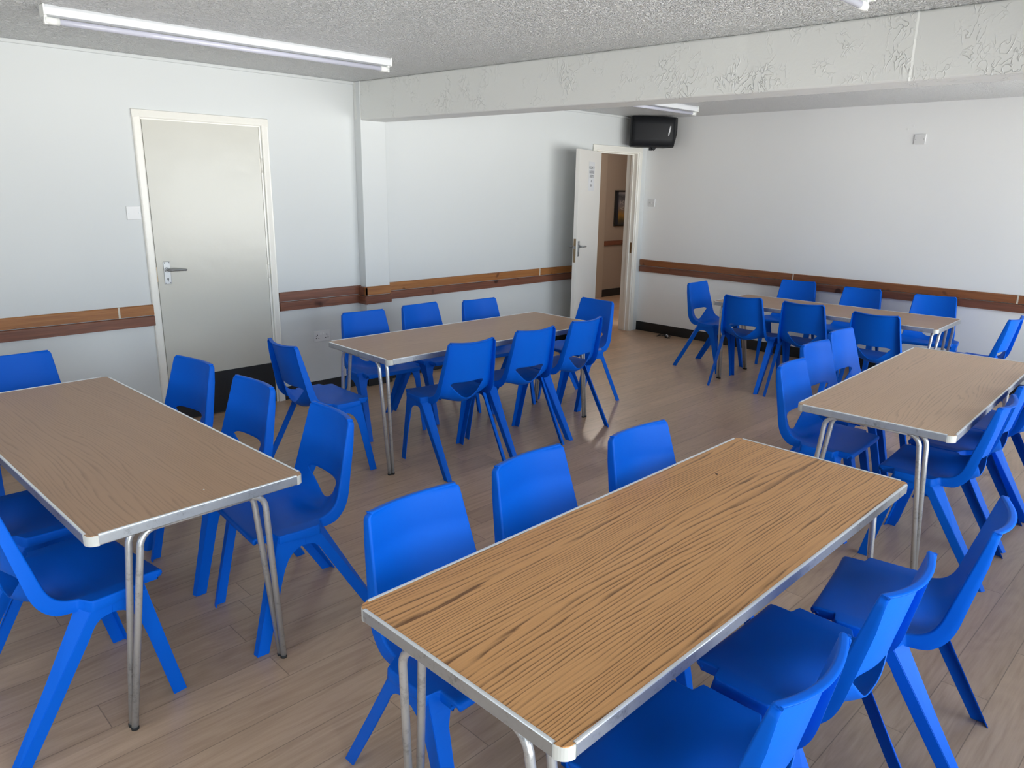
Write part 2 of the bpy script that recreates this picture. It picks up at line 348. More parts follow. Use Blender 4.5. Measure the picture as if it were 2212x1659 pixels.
for i, (a, c) in enumerate(WIN):
    wn = struct(empty('window_%d' % (i + 1), (XR + 0.14, (a + c) / 2, ZS)))
    f = MB(); hw = (c - a) / 2; hh = ZH - ZS
    for y0, y1, z0, z1 in ((-hw, hw, 0, .06), (-hw, hw, hh - .06, hh), (-hw, -hw + .06, .06, hh - .06), (hw - .06, hw, .06, hh - .06)): f.box((-.03, y0, z0), (.03, y1, z1))
    nm = 3 if c - a > 2.4 else 2
    for k in range(1, nm): yy = -hw + 2 * hw * k / nm; f.box((-.03, yy - .03, .06), (.03, yy + .03, hh - .06))
    f.build('window_frame', M['upvc'], wn)
    MB().box((-.004, -hw + .05, .05), (.004, hw - .05, hh - .05)).build('pane', M['glass'], wn)
    MB().box((-.30, -hw, -.03), (-.03, hw, -.001)).build('window_sill', M['upvc'], wn, .004)

# pier and ceiling beam
PY0, PY1, PX = 3.436, 3.672, 0.09
struct(MB().box((0, PY0, 0), (PX, PY1, ZC)).build('wall_pier', M['wall'], bevel=.004))
def beam_y(x): return 3.440 + (x - 0.09) * 0.078 if x < 3.2 else 3.683 + (x - 3.2) * 0.03
ZB = 2.142
b = MB(); pts = [0.0, 0.09, 1.0, 2.0, 3.2, 4.0]
poly = [(x, beam_y(x), ZB) for x in pts[:-1]] + [(3.985, beam_y(3.985), ZB), (3.993, beam_y(3.985) + .004, ZB), (XR, 3.78, ZB), (XR, 4.02, ZB)] + [(x, beam_y(x) + 0.235 , ZB) for x in pts[::-1]]
poly = [p for p in poly]
b.prism(poly, (0, 0, ZC - ZB))
struct(b.build('ceiling_beam', M['beam'], bevel=.012, seg=3))
# picture bead along the top of the left wall
b = MB(); b.box((0, YF0, ZC - .022), (.016, PY0, ZC)); b.box((0, PY1, ZC - .022), (.016, YB, ZC))
struct(b.build('trim_1', M['wall'], bevel=.005))
# skirtings
b = MB()
for y0, y1 in ((YF0, 1.785), (2.705, PY0), (PY1, 6.385)): b.box((0, y0, 0), (.008, y1, .105))
b.box((0, PY0 - .008, 0), (PX + .008, PY0, .105)); b.box((PX, PY0, 0), (PX + .008, PY1, .105))
struct(b.build('baseboard_left', M['black'], bevel=.002))
struct(MB().box((0, YB - .008, 0), (XR, YB, .108)).build('baseboard_back', M['black'], bevel=.002))

# dado rails: an upper and a lower board
Z1, Z0, ZM = 0.852, 0.706, 0.778
def rail(n, p0, p1, up, lo, nrm, seams=(), dz=0.0, d=0.02):
    """p0 -> p1 along the wall in (x, y); nrm points into the room"""
    r = struct(empty('trim_%d' % n, (p0[0], p0[1], 0)))
    P0, P1, N = Vector((p0[0], p0[1], 0)), Vector((p1[0], p1[1], 0)), Vector((nrm[0], nrm[1], 0))
    def board(name, z0, z1, m, dd):
        v = [P0 - P0, P1 - P0]
        poly = [(v[0] + Vector((0, 0, z0))), (v[0] + N * dd + Vector((0, 0, z0 + .004))), (v[0] + N * dd + Vector((0, 0, z1 - .006))), (v[0] + N * (dd - .006) + Vector((0, 0, z1))), (v[0] + Vector((0, 0, z1)))]
        return MB().prism(poly, v[1] - v[0]).build(name, m, r, .0015)
    board('upper_board', ZM + dz + .001, Z1 + dz, up, d); board('lower_board', Z0 + dz, ZM + dz - .001, lo, d + .004)
    for s_ in seams:
        q = (P1 - P0).normalized() * s_
        t = (P1 - P0).normalized() * .006
        MB().prism([q - t + Vector((0, 0, ZM + .002 + dz)), q + t + Vector((0, 0, ZM + .002 + dz)), q + t + Vector((0, 0, Z1 + .001 + dz)), q - t + Vector((0, 0, Z1 + .001 + dz))], N * (d + .001)).build('joint_strip', M['filler'], r)
    return r
rail(2, (0, YF0), (0, 1.782), M['rail_light'], M['rail_dark'], (1, 0), [1.562 - YF0])
rail(3, (0, 2.703), (0, PY0), M['rail_dark'], M['rail_dark'], (1, 0))
rail(4, (0.0, PY0), (PX + .02, PY0), M['rail_dark'], M['rail_dark'], (0, -1), dz=-.006)
rail(5, (PX, PY0 - .02), (PX, PY1), M['rail_light'], M['rail_dark'], (1, 0), dz=-.006)
rail(6, (0, PY1), (0, 6.388), M['rail_light'], M['rail_dark'], (1, 0), [5.595 - PY1], d=.022)
rail(7, (0.012, YB), (XR, YB), M['rail_mid'], M['rail_dark'], (0, -1), [1.894, 3.845])

# ------------------------------------------------------------------ first door (closed)
def lever(parent, M4, flip=1, m=None):
    """lever handle on a back plate; local x = along door width, y = out of the door, z up, origin = spindle"""
    m = m or M['chrome']
    T = lambda p: M4 @ Vector(p)
    MB().box((-.022, 0, -.098), (.022, .006, .055), M4).build('back_plate', m, parent, .002)
    MB().tube([T((0, .004, 0)), T((0, .014, 0))], .017, 20).build('rose', m, parent, .001)
    p = [(0, .010, 0), (0, .034, 0), (flip * .006, .044, 0), (flip * .018, .049, 0), (flip * .06, .050, -.001), (flip * .112, .048, -.004), (flip * .118, .044, -.004)]
    MB().tube([T(q) for q in p], [.010, .0095, .0095, .0095, .0085, .0075, .004], 14).build('lever', m, parent)
    b = MB(); b.tube([T((0, .003, -.062)), T((0, .0072, -.062))], .0055, 12); b.box((-.0025, .003, -.080), (.0025, .0072, -.064), M4)
    b.build('keyhole', M['keyhole'], parent)
    for x in (-.014, .014):
        for z in (-.09, .047): MB().tube([T((x, .004, z)), T((x, .0075, z))], .0036, 10).build('screw', M['keyhole'], parent)
d1 = struct(empty('door_1', (0, (D1[0] + D1[1]) / 2, 0)))
hw = (D1[1] - D1[0]) / 2
def leafmat(): return M['door']
MB().box((-.035, -hw + .003, .006), (.004, hw - .003, D1[2])).build('leaf', M['door'], d1, .002)
MB().box((.004, -hw + .02, .008), (.0065, hw - .006, .318)).build('kick_plate', M['black'], d1, .001)
hd = MB().box((.004, -hw + .01, 1.0), (.0045, -hw + .0105, 1.001)).build('handle', M['chrome'], d1)
HM = Matrix(((0, 1, 0, .004), (1, 0, 0, 1.899 - (D1[0] + D1[1]) / 2), (0, 0, 1, 1.078), (0, 0, 0, 1)))
lever(hd, HM)
for z in (.28, 1.02, 1.78):
    h = MB().tube([(.010, hw + .001, z - .05), (.010, hw + .001, z + .05)], .007, 12)
    for k in range(4): h.tube([(.010, hw + .001, z - .05 + k * .0333 - .001), (.010, hw + .001, z - .05 + k * .0333 + .001)], .0078, 12)
    h.box((-.002, hw - .012, z - .05), (.006, hw - .002, z + .05)); h.build('hinge', M['frame'], d1)
MB().box((-.01, -hw - .008, 1.0), (.008, -hw + .001, 1.10)).build('strike_plate', M['brass'], d1)
def architrave(n, y0, y1, z, wd=.045, th=.018, foot=0.0):
    b = MB()
    prof = [(0, 0), (th * .75, 0), (th, .008), (th * .8, wd - .012), (th * .95, wd - .004), (th * .4, wd), (0, wd)]
    # left leg, right leg, head
    b.prism([(x, y0 - q, foot) for x, q in prof], (0, 0, z + wd * .5 - foot)); b.prism([(x, y1 + q, foot) for x, q in prof], (0, 0, z + wd * .5 - foot))
    b.prism([(x + .0005, y0 - wd, z + q) for x, q in prof], (0, y1 - y0 + 2 * wd, 0))
    return struct(b.build('trim_%d' % n, M['frame'], bevel=.0015))
architrave(8, D1[0] - .004, D1[1] + .016, D1[2] + .008, .052)
b = MB(); b.box((-TH, D1[0] - .012, 0), (.002, D1[0], D1[2] + .012)); b.box((-TH, D1[1], 0), (.002, D1[1] + .012, D1[2] + .012)); b.box((-TH, D1[0], D1[2]), (.002, D1[1], D1[2] + .012))
struct(b.build('trim_9', M['frame']))
struct(MB().box((-TH - .01, D1[0] - .05, 0), (-TH, D1[1] + .05, D1[2] + .05)).build('wall_behind_door', M['corridor_wall']))

# ------------------------------------------------------------------ second door, open against the left wall
b = MB()
for y0, y1 in ((D2[0] - .03, D2[0]), (D2[1], D2[1] + .03)): b.box((-TH - .005, y0, 0), (.002, y1, D2[2] + .03))
b.box((-TH - .005, D2[0], D2[2]), (.002, D2[1], D2[2] + .03))
b.box((-.075, D2[0], 0), (-.045, D2[0] + .014, D2[2])); b.box((-.075, D2[1] - .014, 0), (-.045, D2[1], D2[2])); b.box((-.075, D2[0] + .014, D2[2] - .014), (-.045, D2[1] - .014, D2[2]))
struct(b.build('trim_10', M['frame'], bevel=.002))
architrave(11, D2[0] - .012, D2[1] + .02, D2[2] + .012, .055)
MBk = MB().box((-.035, D2[1] - .004, .93), (-.012, D2[1] + .0005, 1.05)); struct(MBk.build('trim_12', M['brass']))
LW = .77; ang = math.radians(157)
d2 = struct(empty('door_2', (.012, D2[0] + .012, 0)))
ax = Vector((math.sin(ang), math.cos(ang), 0)); nx = Vector((-math.cos(ang), math.sin(ang), 0))   # along the leaf, visible face normal
DM = Matrix(((ax.x, nx.x, 0, 0), (ax.y, nx.y, 0, 0), (0, 0, 1, 0), (0, 0, 0, 1)))
MB().box((0, 0, .008), (LW, .040, 2.03), DM).build('leaf', M['door_b'], d2, .0015)
hb = MB().box((LW - .0006, .008, .93), (LW + .0012, .032, 1.165), DM).build('lock_plate', M['brass'], d2)
MB().box((LW - .0006, .013, 1.065), (LW + .010, .027, 1.09), DM).build('latch_bolt', M['chrome'], hb)
hd = MB().box((LW - .06, .039, 1.06), (LW - .055, .0405, 1.065), DM).build('handle', M['chrome'], d2)
lever(hd, DM @ Matrix(((-1, 0, 0, LW - .058), (0, 1, 0, .040), (0, 0, 1, 1.085), (0, 0, 0, 1))))
hd = MB().box((LW - .06, -.0005, 1.06), (LW - .055, .001, 1.065), DM).build('handle', M['chrome'], d2)
lever(hd, DM @ Matrix(((-1, 0, 0, LW - .058), (0, -1, 0, .0), (0, 0, 1, 1.085), (0, 0, 0, 1))))
for z in (.25, 1.0, 1.8):
    MB().tube([(0, 0, z - .05), (0, 0, z + .05)], .007, 12).build('hinge', M['frame'], d2)

# notice taped on the open door
nw, nh = .205, .29
NM = Matrix.Translation(d2.location) @ DM @ Matrix.Translation((.345, .0405, 1.775))
no = tag(empty('paper_notice', NM.translation), 'white printed paper notice taped to the open cream door', 'notice')
N3 = NM.to_3x3().to_4x4()
MB().box((-nw / 2, 0, -nh / 2), (nw / 2, .0006, nh / 2), N3).build('sheet', M['paper'], no)
def text_mesh(s, size, m, parent, M4, name='printed_text', bold=True):
    cu = bpy.data.curves.new(name, 'FONT'); cu.body = s; cu.size = size; cu.align_x = 'CENTER'; cu.align_y = 'CENTER'; cu.extrude = .0002; cu.offset = .0009 if bold else 0
    o = bpy.data.objects.new(name, cu); C.objects.link(o)
    dg = bpy.context.evaluated_depsgraph_get(); me = bpy.data.meshes.new_from_object(o.evaluated_get(dg)); bpy.data.objects.remove(o)
    me.transform(M4); me.materials.clear(); me.materials.append(m)
    q = bpy.data.objects.new(name, me); C.objects.link(q); q.parent = parent; return q
for s_, z in (('ROOM TV', .085), ('CAR HUB', .043), ('EVENTS', .000), ('of', -.044), ('hire', -.088)):
    TM = N3 @ Matrix(((-1, 0, 0, 0), (0, 0, 1, .0008), (0, 1, 0, z), (0, 0, 0, 1)))
    text_mesh(s_, .040, M['ink'], no, TM)

# ------------------------------------------------------------------ corridor beyond
CX, CY0, CY1 = -2.0, 5.6, 10.6
struct(MB().box((CX - .1, CY0, -.06), (-TH, CY1, -.001)).build('floor_corridor', M['floor']))
struct(MB().box((CX - .1, CY0, 2.4), (-TH, CY1, 2.5)).build('ceiling_corridor', M['corridor_wall']))
struct(MB().box((CX - .1, CY0, 0), (CX, CY1, 2.4)).build('wall_corridor', M['corridor_wall']))
b = MB(); b.box((CX, CY1, 0), (-TH, CY1 + .1, 2.4)); b.box((CX, CY0 - .1, 0), (-TH, CY0, 2.4)); b.box((-TH, YB + .3, 0), (-TH + .1, CY1, 2.4))
struct(b.build('wall_corridor_ends', M['corridor_wall']))
struct(MB().box((CX, 8.86, 0), (CX + .03, 9.16, 2.15)).build('trim_13', M['corridor_trim'], bevel=.004))
struct(MB().box((CX, 9.18, .80), (CX + .02, CY1, .868)).build('trim_14', M['rail_dark'], bevel=.003))
struct(MB().box((CX, 9.165, 0), (CX + .012, CY1, .115)).build('baseboard_corridor', M['black']))
cl = bpy.data.lights.new('corridor_fill_light', 'POINT'); cl.energy = 42; cl.color = (1.0, .88, .76); cl.shadow_soft_size = .12  # unseen fill light added to brighten the corridor, no fitting modelled
clo = bpy.data.objects.new('corridor_fill_light', cl); C.objects.link(clo); clo.location = (-1.05, 7.9, 2.25)
pf = tag(empty('framed_poster', (CX, 9.63, 1.09)), 'dark framed poster hanging on the beige corridor wall beyond the open door', 'picture')
b = MB(); PW, PH = .46, .54
for y0, y1, z0, z1 in ((-PW / 2, PW / 2, 0, .02), (-PW / 2, PW / 2, PH - .02, PH), (-PW / 2, -PW / 2 + .02, .02, PH - .02), (PW / 2 - .02, PW / 2, .02, PH - .02)): b.box((0, y0, z0), (.025, y1, z1))
b.build('picture_frame', M['keyhole'], pf, .002)
pm = mat('poster_print', (.1, .1, .12), .3)
v = mapping(pm); s3 = nd(pm, 'ShaderNodeSeparateXYZ'); lk(pm, v, s3.inputs[0]); nz = noise(pm, v, 6, 3, .6)
zz = math_(pm, 'ADD', s3.outputs[2], math_(pm, 'MULTIPLY', math_(pm, 'SUBTRACT', nz.outputs[0], .5), .12))
pc = ramp(pm, math_(pm, 'DIVIDE', zz, PH), [(0.06, (.035, .04, .05)), (.16, (.09, .07, .03)), (.30, (.36, .20, .04)), (.42, (.22, .17, .13)), (.62, (.25, .24, .26)), (.82, (.07, .08, .10)), (.92, (.30, .30, .33))])
edge = math_(pm, 'ADD', s3.outputs[1], math_(pm, 'MULTIPLY', s3.outputs[2], .03))
dk = nd(pm, 'ShaderNodeMapRange'); lk(pm, edge, dk.inputs[0]); dk.inputs[1].default_value = -.135; dk.inputs[2].default_value = -.115
lk(pm, mix(pm, dk.outputs[0], (.012, .018, .035), pc), bsdf(pm).inputs['Base Color'])
MB().box((.002, -PW / 2 + .018, .018), (.012, PW / 2 - .018, PH - .018)).build('print', pm, pf)
M['poster_ink'] = mat('pale_poster_lettering', (.55, .52, .50), .4)
for z in (.355, .265):
    text_mesh('HOP', .075, M['poster_ink'], pf, Matrix(((0, 0, 1, .0125), (1, 0, 0, -.02), (0, 1, 0, z), (0, 0, 0, 1))), 'lettering', False)

# ------------------------------------------------------------------ wall plates
def plate(name, label, cat, loc, face, w_, h_, kind):
    """face: 'x' plate on the left wall, 'y' plate on the back wall"""
    o = tag(empty(name, loc), label, cat)
    M4 = Matrix.Identity(4) if face == 'x' else Matrix(((0, -1, 0, 0), (-1, 0, 0, 0), (0, 0, 1, 0), (0, 0, 0, 1)))
    # local: x out of wall, y along wall, z up
    if face == 'y': M4 = Matrix(((0, 1, 0, 0), (-1, 0, 0, 0), (0, 0, 1, 0), (0, 0, 0, 1)))
    MB().box((0, -w_ / 2, -h_ / 2), (.009, w_ / 2, h_ / 2), M4).build('face_plate', M['plate'], o, .003, 3)
    for y in (-w_ * .36, w_ * .36): MB().tube([M4 @ Vector((.008, y, 0)), M4 @ Vector((.0098, y, 0))], .0035, 12).build('screw', M['chrome'], o)
    if kind == 'switch':
        MB().box((.008, -.006, -.012), (.0125, .006, .012), M4).build('rocker', M['plate_w'], o, .002)
    if kind == 'socket':
        for s in (-1, 1):
            b = MB(); y = s * .042
            b.box((.0085, y - .003, .004), (.0096, y + .003, .014), M4)
            for q in (-.011, .011): b.box((.0085, y + q - .0045, -.018), (.0096, y + q + .0045, -.013), M4)
            b.build('pin_holes', M['keyhole'], o)
            MB().box((.008, s * .011 - .0065, .012), (.013, s * .011 + .0065, .030), M4).build('rocker', M['plate_w'], o, .0015)
    return o
plate('blanking_plate', 'white square blanking plate on the wall left of the closed door', 'wall plate', (0, 1.727, 1.457), 'x', .088, .086, 'blank')
plate('light_switch', 'white square light switch beside the open doorway on the back wall', 'light switch', (.119, YB, 1.505), 'y', .086, .086, 'switch')
plate('blanking_plate', 'white square blanking plate high up on the right of the back wall', 'wall plate', (2.905, YB, 2.122), 'y', .092, .088, 'blank')
plate('wall_socket', 'white double power socket low on the wall right of the closed door', 'socket', (0, 3.055, .472), 'x', .148, .086, 'socket')
for x, z, lab in ((2.835, 2.235, 'upper small white filler spot on the back wall above the blanking plate'), (2.79, 2.210, 'lower small white filler spot on the back wall above the blanking plate')):
    tag(MB().tube([(x, YB - .003, z), (x, YB, z)], .007, 10).build('filler_spot', M['plate_w']), lab, 'wall mark')

# ------------------------------------------------------------------ ceiling lights
def batten(loc, length, label):
    o = tag(empty('ceiling_light', loc), label, 'ceiling light', 'unlit tube lights on the ceiling'); h = length / 2
    MB().prism([(-.024, -h, 0), (-.031, -h, -.012), (-.028, -h, -.043), (.028, -h, -.043), (.031, -h, -.012), (.024, -h, 0)], (0, length, 0)).build('body', M['light_body'], o, .002)
    for s in (-1, 1):
        MB().box((-.034, s * h - .004, -.047), (.034, s * h + .004, 0)).build('end_cap', M['lampholder'], o, .002)
        b = MB(); b.box((-.010, s * (h - .008) - .006, -.080), (.010, s * (h - .008) + .006, -.043)); b.tube([(0, s * (h - .006), -.064), (0, s * (h - .065), -.064)], .0165, 16)
        b.build('lampholder', M['lampholder'], o)
    MB().tube([(0, -h + .06, -.064), (0, h - .06, -.064)], .0135, 18).build('tube', M['tube'], o)
    return o
batten((1.12, 2.02, ZC), 1.91, 'unlit white tube light on the ceiling above the closed door')
batten((3.96, 2.25, ZC), 1.91, 'unlit white tube light at the top edge, only its tube end showing')
batten((1.13, 5.58, ZC), 1.91, 'unlit white tube light behind the beam, near the black speaker')

# ------------------------------------------------------------------ loudspeaker in the corner
sp = tag(empty('loudspeaker', (.265, 7.085, 2.262)), 'black loudspeaker mounted high in the corner above the open doorway', 'loudspeaker')
fx = Vector((.70, -.714, 0)).normalized(); rx = Vector((.714, .70, 0)).normalized()   # facing, right (seen from the room)
SM = Matrix(((rx.x, -fx.x, 0, 0), (rx.y, -fx.y, 0, 0), (0, 0, 1, 0), (0, 0, 0, 1)))   # local x right, y back, z up
b = MB(); zt, zb_ = .158, -.158
pl = [(-.245, -.10), (.235, -.10), (.255, -.06), (.16, .13), (-.16, .13), (-.255, -.04)]
low = [(-.250, -.10), (.205, -.10), (.225, -.06), (.15, .13), (-.16, .13), (-.260, -.04)]
vt = [b.bm.verts.new(SM @ Vector((x, y, zt - .02 * (x + .25)))) for x, y in pl]; vb = [b.bm.verts.new(SM @ Vector((x, y, zb_ - .012 * (x + .25)))) for x, y in low]
vm = [b.bm.verts.new(SM @ Vector((x * 1.01, y * 1.01, -.02))) for x, y in pl]
b.bm.faces.new(vt); b.bm.faces.new(vb[::-1])
for A, B in ((vt, vm), (vm, vb)):
    for i in range(6): b.bm.faces.new((A[i], A[(i + 1) % 6], B[(i + 1) % 6], B[i]))
b.build('cabinet', M['speaker'], sp, .012, 3)
b = MB(); n = 14; rows = []
for i in range(n + 1):
    x0 = -.236 + .452 * i / n; y0 = -.104 - .022 * math.sin(PI * i / n) ** .7
    rows.append([b.bm.verts.new(SM @ Vector(p)) for p in ((x0, y0, -.150), (x0, y0 - .004, -.07), (x0, y0 - .005, 0), (x0, y0 - .004, .07), (x0, y0, .146))])
for A, B in zip(rows, rows[1:]):
    for k in range(4): b.bm.faces.new((A[k], B[k], B[k + 1], A[k + 1]))
g = b.build('grille', M['grille'], sp, smooth=True); sol = g.modifiers.new('s', 'SOLIDIFY'); sol.thickness = .02; sol.offset = 0
MB().box((-.085, -.134, -.135), (-.075, -.118, .13), SM).build('rib', M['speaker'], sp, .002)
MB().tube([SM @ Vector(p) for p in ((.166, -.132, .055), (.164, -.133, .035), (.158, -.134, .02), (.158, -.134, 0), (.152, -.134, -.02), (.150, -.132, -.045))], [.006, .009, .008, .008, .008, .006], 8).build('badge', M['badge'], sp)
b = MB(); b.box((-.03, -.01, zb_ - .035), (.01, .03, zb_ + .01), SM); b.prism([(-.02, -.04, zb_), (.05, -.04, zb_), (.015, -.04, zb_ - .04)], (0, .02, 0), SM)
b.build('bracket_foot', M['speaker'], sp, .004)
b = MB(); b.box((-.02, .12, -.02), (.02, .175, .02), SM); b.box((-.05, .17, -.06), (.05, .18, .06), SM)
b.build('wall_bracket', M['speaker'], sp, .003)

# small tangle on the floor by the back wall
tg = tag(empty('cord_tangle', (.515, 7.20, 0)), 'small black tangled cord with a white tag on the floor by the back wall', 'cord')
b = MB(); pts = []
for i in range(60):
    a = i / 59 * 5.2 * PI
    pts.append((.055 * math.sin(a * 1.0) + .03 * math.sin(a * .37 + 1), .045 * math.cos(a * 1.31 + .4) + .012, .006 + .010 * (1 + math.sin(a * 2.1)) ))
b.tube(pts, .0042, 8); b.build('cord', M['cable'], tg)
MB().box((-.016, -.006, 0), (.016, .006, .022), Matrix.Translation((.02, .02, .012)) @ Matrix.Rotation(.7, 4, 'Y')).build('tag', M['plate_w'], tg, .002)
MB().tube([(.02, -.01, .004), (.085, -.005, .004)], .004, 8).build('stem', M['cable'], tg)

# ------------------------------------------------------------------ folding tables
TL, TW = 1.828, 0.665
def make_table(m, L, Wd, H, feet=(.832, .810), fy=0.0):
    r = empty('folding_table'); hx, hy = L / 2, Wd / 2; t = .032; cz = H
    e_ = .003
    pl = []
    rc = .022
    for sx_, sy_, a0 in ((1, 1, 0), (-1, 1, PI / 2), (-1, -1, PI), (1, -1, 1.5 * PI)):
        for k in range(5):
            a = a0 + PI / 2 * k / 4; pl.append((sx_ * (hx - e_ - rc) + rc * math.cos(a), sy_ * (hy - e_ - rc) + rc * math.sin(a), cz - .021))
    MB().prism(pl, (0, 0, .020)).build('tabletop', m, r)
    g = .030
    def edge(length, M4):
        # L-section strip: lip on top, face, small return below; local y outwards
        prof = [(-.0085, 0), (-.007, .0012), (-.003, .0018), (0, .0008), (.001, -.0012), (.0012, -.004), (.001, -t + .003), (-.001, -t), (-.010, -t), (-.010, -t + .002), (-.0025, -t + .003), (-.0025, -.0012), (-.0085, -.0012)]
        o = MB().prism([(-length / 2, y, z) for y, z in prof], (length, 0, 0), M4).build('edge_trim', M['alum'], r)
        o.data.materials.append(M['alum_lip'])
        for p in o.data.polygons:
            if p.normal.z > .35: p.material_index = 1      # top lip: rubbed, with its reflected highlight put into a paler colour
        return o
    for sgn in (1, -1):
        edge(L - 2 * g, Matrix.Translation((0, sgn * hy, cz)) @ (Matrix.Identity(4) if sgn > 0 else Matrix.Rotation(PI, 4, 'Z')))
        edge(Wd - 2 * g, Matrix.Translation((sgn * hx, 0, cz)) @ Matrix.Rotation(-PI / 2 if sgn > 0 else PI / 2, 4, 'Z'))
    for sx_ in (1, -1):
        for sy_ in (1, -1):
            b = MB(); out = []; inn = []; rr = g + .001
            prof = [(-.0015, -.0025), (0, -.0045), (0, -t + .003), (0, -t - .001), (-.010, -t - .001), (-.010, -.022), (-.004, -.0215), (-.004, -.0025)]
            n = 8; rings = []
            for k in range(n + 1):
                a = PI / 2 * k / n
                rings.append([b.bm.verts.new((sx_ * (hx - rr + (rr + q) * math.cos(a)), sy_ * (hy - rr + (rr + q) * math.sin(a)), cz + z)) for q, z in prof])
            for A, B in zip(rings, rings[1:]):
                for k in range(len(prof)): b.bm.faces.new((A[k], A[(k + 1) % len(prof)], B[(k + 1) % len(prof)], B[k]))
            b.bm.faces.new(rings[0]); b.bm.faces.new(rings[-1][::-1]); b.build('corner_cap', M['cap'], r)
    zb = cz - t - .003; R = .0105
    for sx_ in (1, -1):
        for tx, oy in ((.888, fy + .003), (.846, fy - .014)):
            MB().tube([(sx_ * tx, -.15 + oy, zb - .002), (sx_ * tx, .15 + oy, zb - .002)], R, 12).build('crossbar', M['steel'], r)
        b = MB(); b.box((sx_ * .885 - .018, -.125, zb - .002), (sx_ * .885 + .014, -.10, zb + .012)); b.build('latch', M['steel'], r, .003)
        b = MB(); b.box((sx_ * .885 - .018, .10, zb - .002), (sx_ * .885 + .014, .125, zb + .012)); b.build('latch', M['steel'], r, .003)
        for sy_ in (1, -1):
            b = MB(); ft = []
            for tx, fxx, oy in ((.888, feet[0], fy + .003), (.846, feet[1], fy - .014)):
                P = [(sx_ * tx, sy_ * .15 + oy, zb - .002)]
                for k in range(1, 7):
                    a = PI / 2 * k / 6; P.append((sx_ * (tx + 0), sy_ * (.15 + .050 * math.sin(a)) + oy, zb - .002 - .055 * (1 - math.cos(a))))
                P.append((sx_ * fxx, sy_ * .258 + fy, .006)); b.tube(P, R, 12); ft.append(P[-1])
            lg = b.build('leg', M['steel'], r)
            b = MB()
            for p in ft: b.tube([(p[0], p[1], 0), (p[0], p[1], .010)], R + .0012, 12)
            b.build('rubber_foot', M['rubber'], lg)
    return r
TABLES = [
    ('teak', 4.2152, 1.7536, 1.5769, -.0154, -.0083, .699, 'long folding table in the foreground with a bold orange teak-grain top'),
    ('brown', 2.2012, .7894, .0341, 0, .0115, .713, 'brown-topped folding table at the left, cut off by the left photo edge'),
    ('brown', 1.605, 3.2702, 1.5518, .0086, .0054, .7165, 'brown-topped folding table standing along the left wall by the double socket'),
    ('brown', 2.7528, 6.2502, .0322, -.0074, .0007, .706, 'farthest folding table, standing along the back wall'),
    ('oak', 4.1428, 4.19, 1.6107, .0142, -.0093, .715, 'pale oak-topped folding table at the right, cut off by the right photo edge')]
for m_, x, y, a, dl, dw, H, lab in TABLES:
    t = make_table(M[m_], TL + dl, TW + dw, H, (.880, .857) if 'socket' in lab else (.895, .872) if 'oak' in lab else (.832, .810), -.03 if 'teak' in lab else 0.0); t.location = (x, y, 0); t.rotation_euler = (0, 0, a)
    tag(t, lab, 'table', 'folding tables set out in the hall')

# ------------------------------------------------------------------ blue one-piece chair
def catmull(P, n=6):
    out = []
    for i in range(len(P) - 1):
        p0, p1, p2, p3 = P[max(i - 1, 0)], P[i], P[i + 1], P[min(i + 2, len(P) - 1)]
        for k in range(n):
            t = k / n
            out.append(tuple(0.5 * (2 * b_ + (c_ - a_) * t + (2 * a_ - 5 * b_ + 4 * c_ - d_) * t * t + (3 * b_ - a_ - 3 * c_ + d_) * t ** 3) for a_, b_, c_, d_ in zip(p0, p1, p2, p3)))
    out.append(tuple(P[-1])); return out
PROF = [(.186, .424), (.191, .436), (.189, .447), (.180, .4525), (.150, .4545), (.120, .455), (.06, .4545), (0, .4545), (-.035, .4555), (-.065, .459), (-.09, .465), (-.112, .475), (-.129, .491),
        (-.141, .512), (-.149, .535), (-.1525, .548), (-.166, .60), (-.181, .655), (-.196, .712), (-.209, .762), (-.2165, .79), (-.219, .80)]
dense = catmull(PROF, 6)
SL = [0.0]
for a_, b_ in zip(dense, dense[1:]): SL.append(SL[-1] + math.hypot(b_[0] - a_[0], b_[1] - a_[1]))
ST = SL[-1]
def at(s):
    s = min(max(s, 0), ST); i = 0
    lo, hi = 0, len(SL) - 1
    while hi - lo > 1:
        m_ = (lo + hi) // 2
        if SL[m_] <= s: lo = m_
        else: hi = m_
    t = (s - SL[lo]) / max(SL[hi] - SL[lo], 1e-9)
    a_, b_ = dense[lo], dense[hi]
    return (a_[0] + (b_[0] - a_[0]) * t, a_[1] + (b_[1] - a_[1]) * t)
def tang(s):
    a_, b_ = at(s - .006), at(s + .006); d = math.hypot(b_[0] - a_[0], b_[1] - a_[1]); return ((b_[0] - a_[0]) / d, (b_[1] - a_[1]) / d)
def s_at_y(y):   # on the seat part
    for i in range(len(SL)):
        if dense[i][0] <= y and SL[i] > .02: return SL[i]
def s_at_z(z):
    for i in range(len(SL)):
        if dense[i][0] < -.09 and dense[i][1] >= z: return SL[i]
def lerp(x, pts):
    if x <= pts[0][0]: return pts[0][1]
    for (a_, u), (b_, v) in zip(pts, pts[1:]):
        if x <= b_: return u + (v - u) * (x - a_) / (b_ - a_)
    return pts[-1][1]
def smooth(t): t = min(max(t, 0), 1); return t * t * (3 - 2 * t)
sN1, sN0 = s_at_y(.122), s_at_y(.112)              # notch
sW0, sW1 = s_at_y(-.036), s_at_y(-.062)
sC = s_at_z(.545); sB = s_at_z(.488); sV = s_at_z(.557); sA = s_at_y(-.03)
HX = .120
def w_core(s):
    v = lerp(s, [(0, .186), (.012, .191), (.03, .195), (sW1, .195), (s_at_z(.47), .192), (sC, .1835), (ST, .157)])
    rr = .016
    if s > ST - rr: q = (s - (ST - rr)) / rr; v -= rr * (1 - math.sqrt(max(0, 1 - q * q * .93)))
    return v
